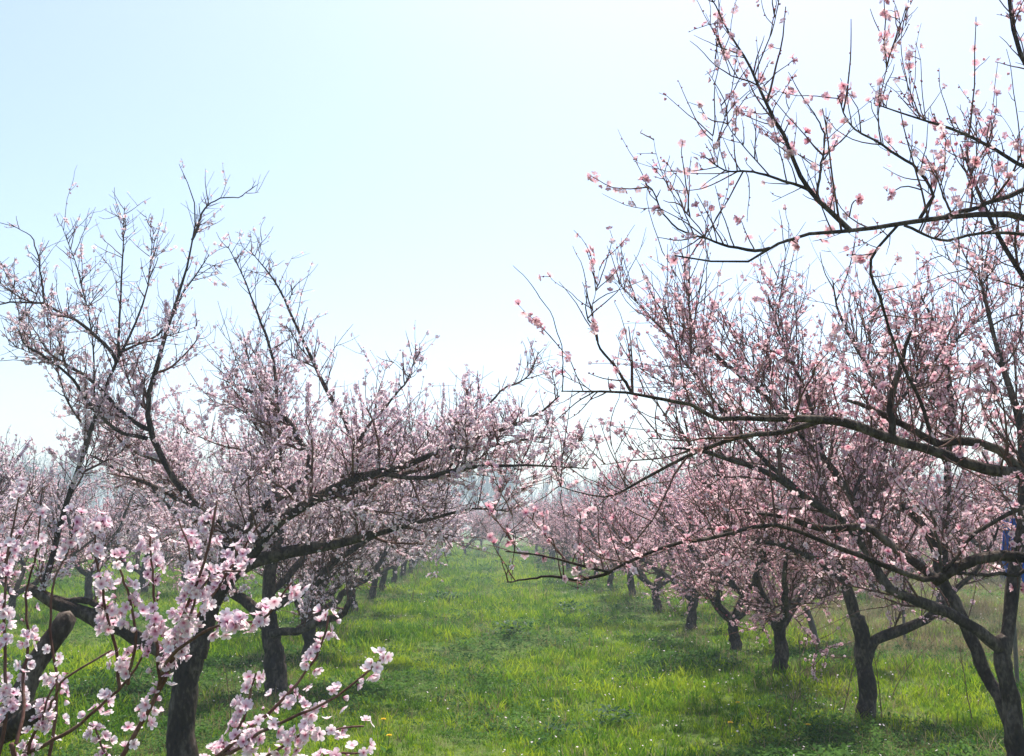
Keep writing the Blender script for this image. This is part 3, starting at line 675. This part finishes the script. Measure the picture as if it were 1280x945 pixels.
# ---- fourth tree of the left row
D = 12.6
t = Tree(gpt(388, 815, D), label='fourth peach tree of the left row with pale sawn limb stubs', petal=M_PETL, rs=.75)
t.px('trunk', [(389, 830, D), (388, 815, D), (386, 790, D), (384, 765, D)], [.15, .12, .11, .105], sides=12, weight=0, lump=.07)
t.px('limb', [(386, 775, D), (400, 765, D), (425, 748, D), (440, 732, D)], [.06, .05, .048, .045], weight=.1, label='pale sawn limb stub')
t.px('limb', [(385, 772, D), (368, 740, D), (345, 700, D), (320, 650, D), (310, 600, D)], [.075, .06, .045, .025, .008], weight=1)
t.px('limb', [(385, 770, D), (410, 720, D), (450, 680, D), (500, 650, D), (545, 630, D)], [.075, .06, .045, .025, .008], weight=1)
t.px('limb', [(385, 770, D), (400, 700, D + .3), (430, 640, D + .6), (460, 590, D + .8)], [.07, .05, .03, .008], weight=1)
t.foliate(n1=50, l1=(.4, .9), r1=.012, n2=900, l2=(.2, .5), r2=.0045, n3=1200, bloom=9500, droop=.25, r3=.0032, bsize=(.018, .023), t0=.15, separate=False)

# ------------------------------------------------------------------ farther trees: a few built, then copied
def proto(name, seed, petal, bloom):
    global rng
    keep_rng = rng; rng = np.random.default_rng(seed)
    t = Tree((0, 0, 0), petal=petal, rs=.66)
    h = rng.uniform(.5, .66); lean = rng.normal(0, .06, 2)
    top = np.array([lean[0], lean[1], h])
    t.tube('trunk', [(0, 0, -.12), (0, 0, .05), (lean[0] * .5, lean[1] * .5, h * .55), tuple(top)], [.15, .115, .10, .10], sides=10, weight=0, lump=.08)
    n = int(rng.integers(4, 6)); a0 = rng.uniform(0, 6.28)
    for k in range(n):
        a = a0 + k * 6.283 / n + rng.normal(0, .25); c, s_ = math.cos(a), math.sin(a)
        R = rng.uniform(1.4, 2.1); H = rng.uniform(1.1, 1.9)
        pts = [top - np.array([0, 0, .1])] + [top + np.array([c * R * f, s_ * R * f, H * g]) + rng.normal(0, .07, 3) for f, g in ((.22, .18), (.45, .42), (.7, .72), (.9, 1.0))]
        t.tube('limb', pts, [.075, .06, .045, .026, .008], sides=8, gnarl=.02)
    t.foliate(n1=70, l1=(.4, .95), r1=.013, n2=700, l2=(.22, .55), r2=.005, n3=800, droop=.55, r3=.0038, bloom=bloom, bsize=(.019, .025), separate=False, t0=.15, whip=20, whipl=(.4, .8))
    rng = keep_rng
    return t.root

PROTO = [proto('p', 101, M_PETL, 8500), proto('p', 202, M_PETL, 8000), proto('p', 303, M_PETR, 8500), proto('p', 404, M_PETR, 7500), proto('p', 505, M_PETR, 8000)]
used = set()
def place(k, x, y, rz, s, label, group):
    src = PROTO[k]
    if k not in used:
        used.add(k); r = src
    else:
        r = src.copy(); C.objects.link(r)
        for ch in list(src.children):
            c = ch.copy(); C.objects.link(c); c.parent = r
    r.location = (x, y, float(ground_z(x, y))); r.rotation_euler = (0, 0, rz); r.scale = (s, s, s)
    r['label'] = label; r['group'] = group
    return r

ORD = ['first', 'second', 'third', 'fourth', 'fifth', 'sixth', 'seventh', 'eighth', 'ninth', 'tenth', 'eleventh', 'twelfth', 'thirteenth',
       'fourteenth', 'fifteenth', 'sixteenth', 'seventeenth', 'eighteenth', 'nineteenth', 'twentieth', 'twenty-first', 'twenty-second']
G = 'peach trees in the orchard rows'
def row(X, ys, first, where, kinds):
    for j, y in enumerate(ys):
        place(int(rng.choice(kinds)), X + rng.normal(0, .07), y + rng.normal(0, .08), rng.uniform(0, 6.28), rng.uniform(.82, 1.12),
              f'{ORD[first + j]} blossoming peach tree from the camera in the {where}', G)
row(-2.15, [15.5, 18.6, 21.8, 24.6, 28, 31.2, 34.5, 38, 41.5, 45, 49, 53], 4, 'row just left of the grass lane', [0, 1])
row(3.4, [11.2, 13.1, 15.9, 18.6, 22, 25.2, 28.4, 31.6, 35, 38.5, 42, 46, 50], 3, 'row just right of the grass lane', [2, 3, 4])
row(-7.5, [13.5, 17, 20.5, 24, 27.5, 31, 35, 39, 43, 48, 53], 0, 'second row left of the lane', [0, 1, 2])
row(8.7, [15, 18.5, 22.0, 26, 30, 34.5, 39, 44, 49], 0, 'second row right of the lane', [2, 3, 4])
row(-12.9, [25, 29, 33.5, 38, 43, 48], 0, 'third row left of the lane', [0, 1, 3])
row(14.1, [27, 32, 37, 42, 48], 0, 'third row right of the lane', [2, 3, 4])
row(-18.5, [36, 41, 46, 51], 0, 'fourth row left of the lane', [0, 1])
for j, (x, y) in enumerate(((-.3, 49), (1.3, 50.5), (3.6, 56.5), (-2.8, 57), (-5.2, 61), (5.8, 60), (.6, 61), (8.2, 57), (-8, 60), (11.5, 59), (-1.6, 64), (2.6, 65), (4.8, 68), (-4, 67))):
    place(int(rng.choice(5)), x, y, rng.uniform(0, 6.28), rng.uniform(.9, 1.1), f'hazy peach tree closing the far end of the lane, {ORD[j]} nearest the middle', G)

# ------------------------------------------------------------------ instanced stuff (grass, far wood)
def lib(name, objs):
    col = bpy.data.collections.new(name)
    for o in objs: col.objects.link(o)
    return col

def scatter(name, pts, rot, scl, idx, col, **props):
    me = bpy.data.meshes.new(name); me.vertices.add(len(pts)); me.vertices.foreach_set('co', np.asarray(pts, np.float32).ravel())
    for k, ty, arr, key in (('rot', 'FLOAT_VECTOR', rot, 'vector'), ('scl', 'FLOAT_VECTOR', scl, 'vector'), ('idx', 'INT', idx, 'value')):
        a = me.attributes.new(k, ty, 'POINT'); a.data.foreach_set(key, np.asarray(arr, np.int32 if ty == 'INT' else np.float32).ravel())
    o = link(name, me, **props)
    g = bpy.data.node_groups.new(name, 'GeometryNodeTree')
    g.interface.new_socket('Geometry', in_out='INPUT', socket_type='NodeSocketGeometry')
    g.interface.new_socket('Geometry', in_out='OUTPUT', socket_type='NodeSocketGeometry')
    N, Lk = g.nodes.new, g.links.new
    gi, go = N('NodeGroupInput'), N('NodeGroupOutput')
    ci = N('GeometryNodeCollectionInfo'); ci.inputs['Collection'].default_value = col
    ci.inputs['Separate Children'].default_value = True; ci.inputs['Reset Children'].default_value = True
    ip = N('GeometryNodeInstanceOnPoints'); ip.inputs['Pick Instance'].default_value = True
    def attr(n_, t_):
        x = N('GeometryNodeInputNamedAttribute'); x.data_type = t_; x.inputs[0].default_value = n_; return x.outputs[0]
    e = N('FunctionNodeEulerToRotation')
    Lk(gi.outputs[0], ip.inputs['Points']); Lk(ci.outputs[0], ip.inputs['Instance']); Lk(attr('idx', 'INT'), ip.inputs['Instance Index'])
    Lk(attr('rot', 'FLOAT_VECTOR'), e.inputs[0]); Lk(e.outputs[0], ip.inputs['Rotation']); Lk(attr('scl', 'FLOAT_VECTOR'), ip.inputs['Scale'])
    Lk(ip.outputs[0], go.inputs[0])
    md = o.modifiers.new('scatter', 'NODES'); md.node_group = g
    return o

def blades(n, spread, h, wd, bend, seg=3):
    """a tuft of n tapering bent blades"""
    V, Q, T = [], [], []
    for _ in range(n):
        b = rng.normal(0, spread, 2); a = rng.uniform(0, 6.28); H = rng.uniform(*h); W = wd * rng.uniform(.7, 1.3)
        dx, dy = math.cos(a), math.sin(a); bd = rng.uniform(*bend) * H; i0 = len(V)
        for s in range(seg):
            f = s / seg; x = bd * f * f; z = H * (f - .25 * f * f * (bd / H)); ww = W * (1 - .55 * f)
            V += [(b[0] + dx * x - dy * ww, b[1] + dy * x + dx * ww, z), (b[0] + dx * x + dy * ww, b[1] + dy * x - dx * ww, z)]
            if s: k = i0 + 2 * s; Q.append((k - 2, k - 1, k + 1, k))
        V.append((b[0] + dx * bd, b[1] + dy * bd, H * (1 - .25 * bd / H))); k = len(V) - 1; T.append((k - 2, k - 1, k))
    return np.array(V), Q, T

def leaves(n, spread, h, size):
    V, Q = [], []
    for _ in range(n):
        b = np.r_[rng.normal(0, spread, 2), rng.uniform(*h)]; a = rng.uniform(0, 6.28); ti = rng.uniform(-.1, .8); s = size * rng.uniform(.6, 1.3)
        u = np.array([math.cos(a) * math.cos(ti), math.sin(a) * math.cos(ti), math.sin(ti)]); v = np.array([-math.sin(a), math.cos(a), 0])
        i = len(V); V += [b, b + u * s * .55 - v * s * .3, b + u * s * 1.1 + np.array([0, 0, -.1 * s]), b + u * s * .55 + v * s * .3]; Q.append((i, i + 1, i + 2, i + 3))
    return np.array(V), Q

tufts = []
def tuft(nm, geo, mat):
    v, q = geo[0], geo[1]; tr = geo[2] if len(geo) > 2 else None
    tufts.append(bpy.data.objects.new(f'{len(tufts):02d}_{nm}', mesh_np(nm, v, q, tr, mats=[mat], smooth=False)))
for _ in range(4): tuft('short_grass', blades(15, .04, (.03, .08), .0036, (.3, 1.1)), M_GRASS)
for _ in range(3): tuft('long_grass', blades(14, .035, (.06, .15), .004, (.3, 1.0), 4), M_GRASS)
for _ in range(3): tuft('herb', leaves(18, .05, (.01, .06), .034), M_HERB)
for _ in range(2): tuft('dry_grass', blades(12, .035, (.05, .15), .0022, (.2, 1.0)), M_DRY)
grass_lib = lib('grass_pieces', tufts)

def noise2(x, y, s, seed):
    r = np.random.default_rng(seed); o = 0
    for k in range(7):
        a = r.uniform(0, 6.28); f = s * r.uniform(.6, 1.9); o = o + np.sin((x * math.cos(a) + y * math.sin(a)) * f + r.uniform(0, 6.28))
    return o / 7 * 1.6

def grass_points():
    P, S = [], []
    for y0, y1, dens, hw, sc_ in ((2.5, 6.2, 45, 4.5, 1.1), (6.2, 9, 260, 6.5, .95), (9, 13, 170, 8.5, 1.05), (13, 20, 80, 12, 1.25), (20, 32, 34, 19, 1.6), (32, 70, 9, 34, 2.4)):
        n = int(dens * (y1 - y0) * hw * 2); x = rng.uniform(-hw, hw, n) + .04 * (y0 + y1) / 2; y = rng.uniform(y0, y1, n)
        P.append(np.stack([x, y], 1)); S.append(np.full(n, sc_))
    return np.vstack(P), np.concatenate(S)
gp, gs = grass_points()
X, Y = gp[:, 0], gp[:, 1]
patch = noise2(X, Y, 1.6, 5); patch2 = noise2(X, Y, .8, 9)
row_d = np.minimum.reduce([np.abs(X - r) for r in (-7.5, -2.1, 3.35, 8.7)])
dryness = np.clip((X - 3.7) / 2.5, 0, 1) * np.clip((Y - 9) / 4, 0, 1) * .7 + .14 * (row_d < .5) + .05
u = rng.uniform(0, 1, len(X))
idx = np.where(u < dryness, rng.integers(10, 12, len(X)), np.where(patch + rng.normal(0, .3, len(X)) > .2, rng.integers(7, 10, len(X)),
      np.where(patch2 + rng.normal(0, .5, len(X)) > .35, rng.integers(4, 7, len(X)), rng.integers(0, 4, len(X)))))
clod = np.clip(noise2(X, Y, 3.4, 33), -1, 1)
s = gs * rng.uniform(.65, 1.3, len(X)) * (1 + .25 * patch2 + .3 * clod)
s = np.maximum(s, .3)
rot = np.stack([rng.normal(0, .1, len(X)), rng.normal(0, .1, len(X)), rng.uniform(0, 6.28, len(X))], 1)
scatter('grass', np.stack([X, Y, ground_z(X, Y) - .006], 1), rot, np.repeat(s[:, None], 3, 1), idx, grass_lib, kind='stuff', label='lush spring grass and herbs covering the orchard lane', category='grass')

# fallen petals and tiny white flowers, too small and many to count
pv, pq, _ = flower_geo(.2)
pet = bpy.data.objects.new('petal', mesh_np('petal', np.array(pv), pq, mats=[M_WPET], smooth=False))
pl = lib('petal_pieces', [pet])
n = 2000; y = 6.2 + 24 * rng.uniform(0, 1, n) ** 1.6; x = rng.uniform(-.55, .6, n) * (y * 1.0)
cl = noise2(x, y, 1.2, 21) > -.25
x, y = x[cl], y[cl]; n = len(x)
scatter('fallen_petals', np.stack([x, y, ground_z(x, y) + rng.uniform(.04, .12, n)], 1), rng.uniform(-.6, .6, (n, 3)), np.repeat((rng.uniform(.005, .009, n) * (1 + y / 30))[:, None], 3, 1),
        np.zeros(n, int), pl, kind='stuff', label='tiny white petals and flowers dotted through the grass', category='petals')

# ------------------------------------------------------------------ far wood on the horizon
far = []
for k in range(5):
    r_ = rng; h = 1.0
    tr = grow(np.zeros((1, 3)), np.array([[0, 0, 1.]]), np.array([.95]), 19, [.1], .05)
    P1, d1, _, _ = spawn(tr, 26, .2, .95, (25, 50), .25); b1 = grow(P1, d1, rng.uniform(.18, .42, 26), 7, np.full(26, .12), .1)
    P2, d2, _, _ = spawn(b1, 150, .15, 1, (20, 55), .25); b2 = grow(P2, d2, rng.uniform(.06, .18, 150), 4, np.full(150, .1), .1)
    parts = [tubes(tr, np.linspace(.02, .004, 20)[None], 6), tubes(b1, np.full(26, .006)[:, None] * np.linspace(1, .4, 8)[None], 4), tubes(b2, np.full(150, .0028)[:, None] * np.linspace(1, .5, 5)[None], 3)]
    off, VV, QQ, TT = 0, [], [], []
    for v, q, t_ in parts: VV.append(v); QQ.append(q + off); TT.append(t_ + off); off += len(v)
    nq = sum(len(q) for q in QQ)
    pp, dd, _, _ = spawn(b2, 260, .2, 1, (30, 90), .2)
    a = nrm(np.cross(dd, rng.normal(0, 1, dd.shape))); z = .016
    lv = np.stack([pp, pp + dd * z + a * z * .5, pp + dd * z * 2, pp + dd * z - a * z * .5], 1).reshape(-1, 3)
    lq = np.arange(len(lv)).reshape(-1, 4) + off
    me = mesh_np('far_tree', np.vstack(VV + [lv]), np.vstack(QQ + [lq]), np.vstack(TT), mats=[M_FARTREE, M_FARLEAF],
                 mat_idx=np.concatenate([np.zeros(nq), np.ones(len(lq)), np.zeros(sum(len(x) for x in TT))]))
    far.append(bpy.data.objects.new(f'{k:02d}_far_tree', me))
n = 420; x = rng.uniform(-130, 160, n); y = rng.uniform(170, 215, n)
hgt = rng.uniform(8.0, 11.0, n) * (1 + .12 * np.sin(x * .21) + .1 * np.sin(x * .07 + 1))
scatter('distant_wood', np.stack([x, y, np.full(n, -.05)], 1), np.stack([np.zeros(n), np.zeros(n), rng.uniform(0, 6.28, n)], 1), np.stack([hgt * .9, hgt * .9, hgt], 1), rng.integers(0, 5, n), lib('far_wood_pieces', far),
        kind='stuff', label='blue-grey wood of bare trees fading into haze on the horizon', category='wood')

# ------------------------------------------------------------------ small things in the grass
def weed(px, py, d, size, label):
    b = gpt(px, py, d); V, Q, off = [], [], 0
    v, q = leaves(int(110 * size / .2), size * .6, (.03, size * .85), size * .32)
    link('weed_clump', mesh_np('weed_clump', v, q, mats=[M_WEED], smooth=False), loc=tuple(b), label=label, category='weed', group='dark weed clumps in the lane')
for a in ((640, 792, 14.6, .26, 'largest dark weed clump in the middle of the grass lane'), (765, 888, 8.6, .17, 'dark weed clump in the near grass right of centre'),
          (905, 828, 11.4, .16, 'dark weed clump in the grass beside the right row trunks'), (690, 905, 8.0, .13, 'low dark weed clump in the near grass'),
          (560, 745, 21, .26, 'far dark weed clump in the left half of the lane'), (710, 765, 18, .24, 'far dark weed clump in the right half of the lane')): weed(*a)

def dandelion(px, py, d, label):
    b = gpt(px, py, d); r = link('dandelion', None, loc=tuple(b), label=label, category='flower', group='dandelions in the lane')
    v, q, t_ = tubes(grow(np.zeros((1, 3)), np.array([[.05, 0, 1.]]), np.array([.13]), 4, [.1], .06), np.full((1, 5), .003), 5)
    link('stem', mesh_np('stem', v, q, t_, mats=[M_STEM]), r)
    top = v[-1]; V, Q = [], []
    for lay, (rr, ti) in enumerate(((.024, .15), (.019, .55), (.012, 1.0))):
        for k in range(9):
            a = k * .698 + lay * .3; c, s_ = math.cos(a), math.sin(a); i = len(V)
            V += [top, top + np.array([c * rr * .7 - s_ * .005, s_ * rr * .7 + c * .005, rr * math.sin(ti) * .6]), top + np.array([c * rr, s_ * rr, rr * math.sin(ti)]), top + np.array([c * rr * .7 + s_ * .005, s_ * rr * .7 - c * .005, rr * math.sin(ti) * .6])]
            Q.append((i, i + 1, i + 2, i + 3))
    link('flower_head', mesh_np('flower_head', np.array(V), Q, mats=[M_YEL], smooth=False), r)
    lv, lq = leaves(8, .01, (.005, .01), .07); link('leaves', mesh_np('leaves', lv, lq, mats=[M_HERB], smooth=False), r)
for a in ((920, 880, 8.5, 'yellow dandelion in the grass left of the stout right trunk'), (913, 905, 7.8, 'yellow dandelion nearest the camera left of the right trunks'),
          (476, 908, 7.9, 'yellow dandelion in the grass beside the left shoots'), (484, 930, 7.3, 'lowest yellow dandelion at the bottom edge, left of centre'), (1010, 920, 7.6, 'yellow dandelion in the grass near the right edge')): dandelion(*a)

def stalk(px, py, d, h, lean, label):
    b = gpt(px, py, d); p = grow(np.zeros((1, 3)), nrm(np.array([[lean, 0, 1.]])), np.array([h]), 8, [.0], .05)
    parts = [tubes(p, np.linspace(.005, .002, 9)[None], 5)]
    s_, d_, _, _ = spawn(p, 7, .35, 1, (25, 45), .3); parts.append(tubes(grow(s_, d_, rng.uniform(.08, .22, 7) * h, 4, np.full(7, .1), .1), np.full((7, 5), .0017), 3))
    off, VV, QQ, TT = 0, [], [], []
    for v, q, t_ in parts: VV.append(v); QQ.append(q + off); TT.append(t_ + off); off += len(v)
    link('dead_stalk', mesh_np('dead_stalk', np.vstack(VV), np.vstack(QQ), np.vstack(TT), mats=[M_STALK]), loc=tuple(b), label=label, category='weed', group='dead weed stalks')
for a in ((1052, 892, 8.4, .55, .25, 'dead stalk leaning right just left of the stout right trunk'), (1102, 890, 8.5, .75, -.12, 'dead stalk standing right of the stout right trunk'),
          (1112, 850, 9.3, .7, .35, 'slanting dead stalk between the two right trunks'), (1215, 890, 8.2, .6, -.2, 'dead stalk at the foot of the leaning right stem'),
          (1000, 870, 9.3, .6, .02, 'upright dead stalk left of the stout right trunk'), (515, 745, 20, 1.0, .05, 'tall dead stalk beside the far left row'),
          (985, 905, 8.1, .35, .2, 'short dead stalk in the grass left of the right trunks'), (290, 900, 8.4, .5, -.1, 'dead stalk between the two left trunks'), (1250, 880, 8.2, .55, .1, 'dead stalk behind the right edge trunk')): stalk(*a)

def stake(px, py, px2, py2, d, r, label):
    a, b = gpt(px, py, d), at(px2, py2, d)
    p = resample([a - np.array([0, 0, .1]), a, a * .5 + b * .5 + np.array([.01, 0, 0]), b], 10, .004)
    v, q, t_ = tubes((p - a)[None], np.linspace(r, r * .85, 10)[None], 8, .04)
    return link('wooden_prop', mesh_np('wooden_prop', v, q, t_, mats=[M_STAKE]), loc=tuple(a), label=label, category='prop')
stake(1022, 803, 1008, 760, 13.0, .045, 'thin grey leaning prop post standing behind the right row')

def blue_sheet(px, py, d, w_, h_, label):
    c = at(px, py, d); nx, nz = 9, 12; V = []
    for j in range(nz):
        for i in range(nx):
            f, g = i / (nx - 1) - .5, j / (nz - 1)
            pin = 1 - .55 * math.exp(-((1 - g) / .25) ** 2)
            V.append((f * w_ * pin, .05 * math.sin(f * 17 + g * 3) + .02 * math.sin(g * 11 + f * 6), (g - .5) * h_ + .03 * math.sin(f * 9)))
    k = np.arange(nx * nz).reshape(nz, nx)
    q = np.stack([k[:-1, :-1], k[:-1, 1:], k[1:, 1:], k[1:, :-1]], -1).reshape(-1, 4)
    o = link('blue_sheet', None, loc=(float(c[0]), float(c[1]), float(ground_z(c[0], c[1]))), label=label, category='plastic sheet', group='blue plastic sheets on stakes')
    zc = c[2] - o.location.z
    v = np.array(V) + np.array([0, 0, zc])
    link('sheet', mesh_np('sheet', np.vstack([v, v + np.array([0, .006, 0])]), np.vstack([q, q[:, ::-1] + len(v)]), mats=[M_BLUE]), o)
    p = np.array([[(0, .09, -.1), (.01, .09, zc * .5), (0, .08, zc), (0, .07, zc + h_ * .55)]])
    v, q, t_ = tubes(p, np.full((1, 4), .02), 7); link('stake', mesh_np('stake', v, q, t_, mats=[M_STAKE]), o)
blue_sheet(1266, 688, 9.5, .22, .55, 'bright blue plastic sheet tied on a stake at the right edge')
blue_sheet(1124, 614, 13.5, .13, .30, 'small blue plastic sheet seen through the right branches')
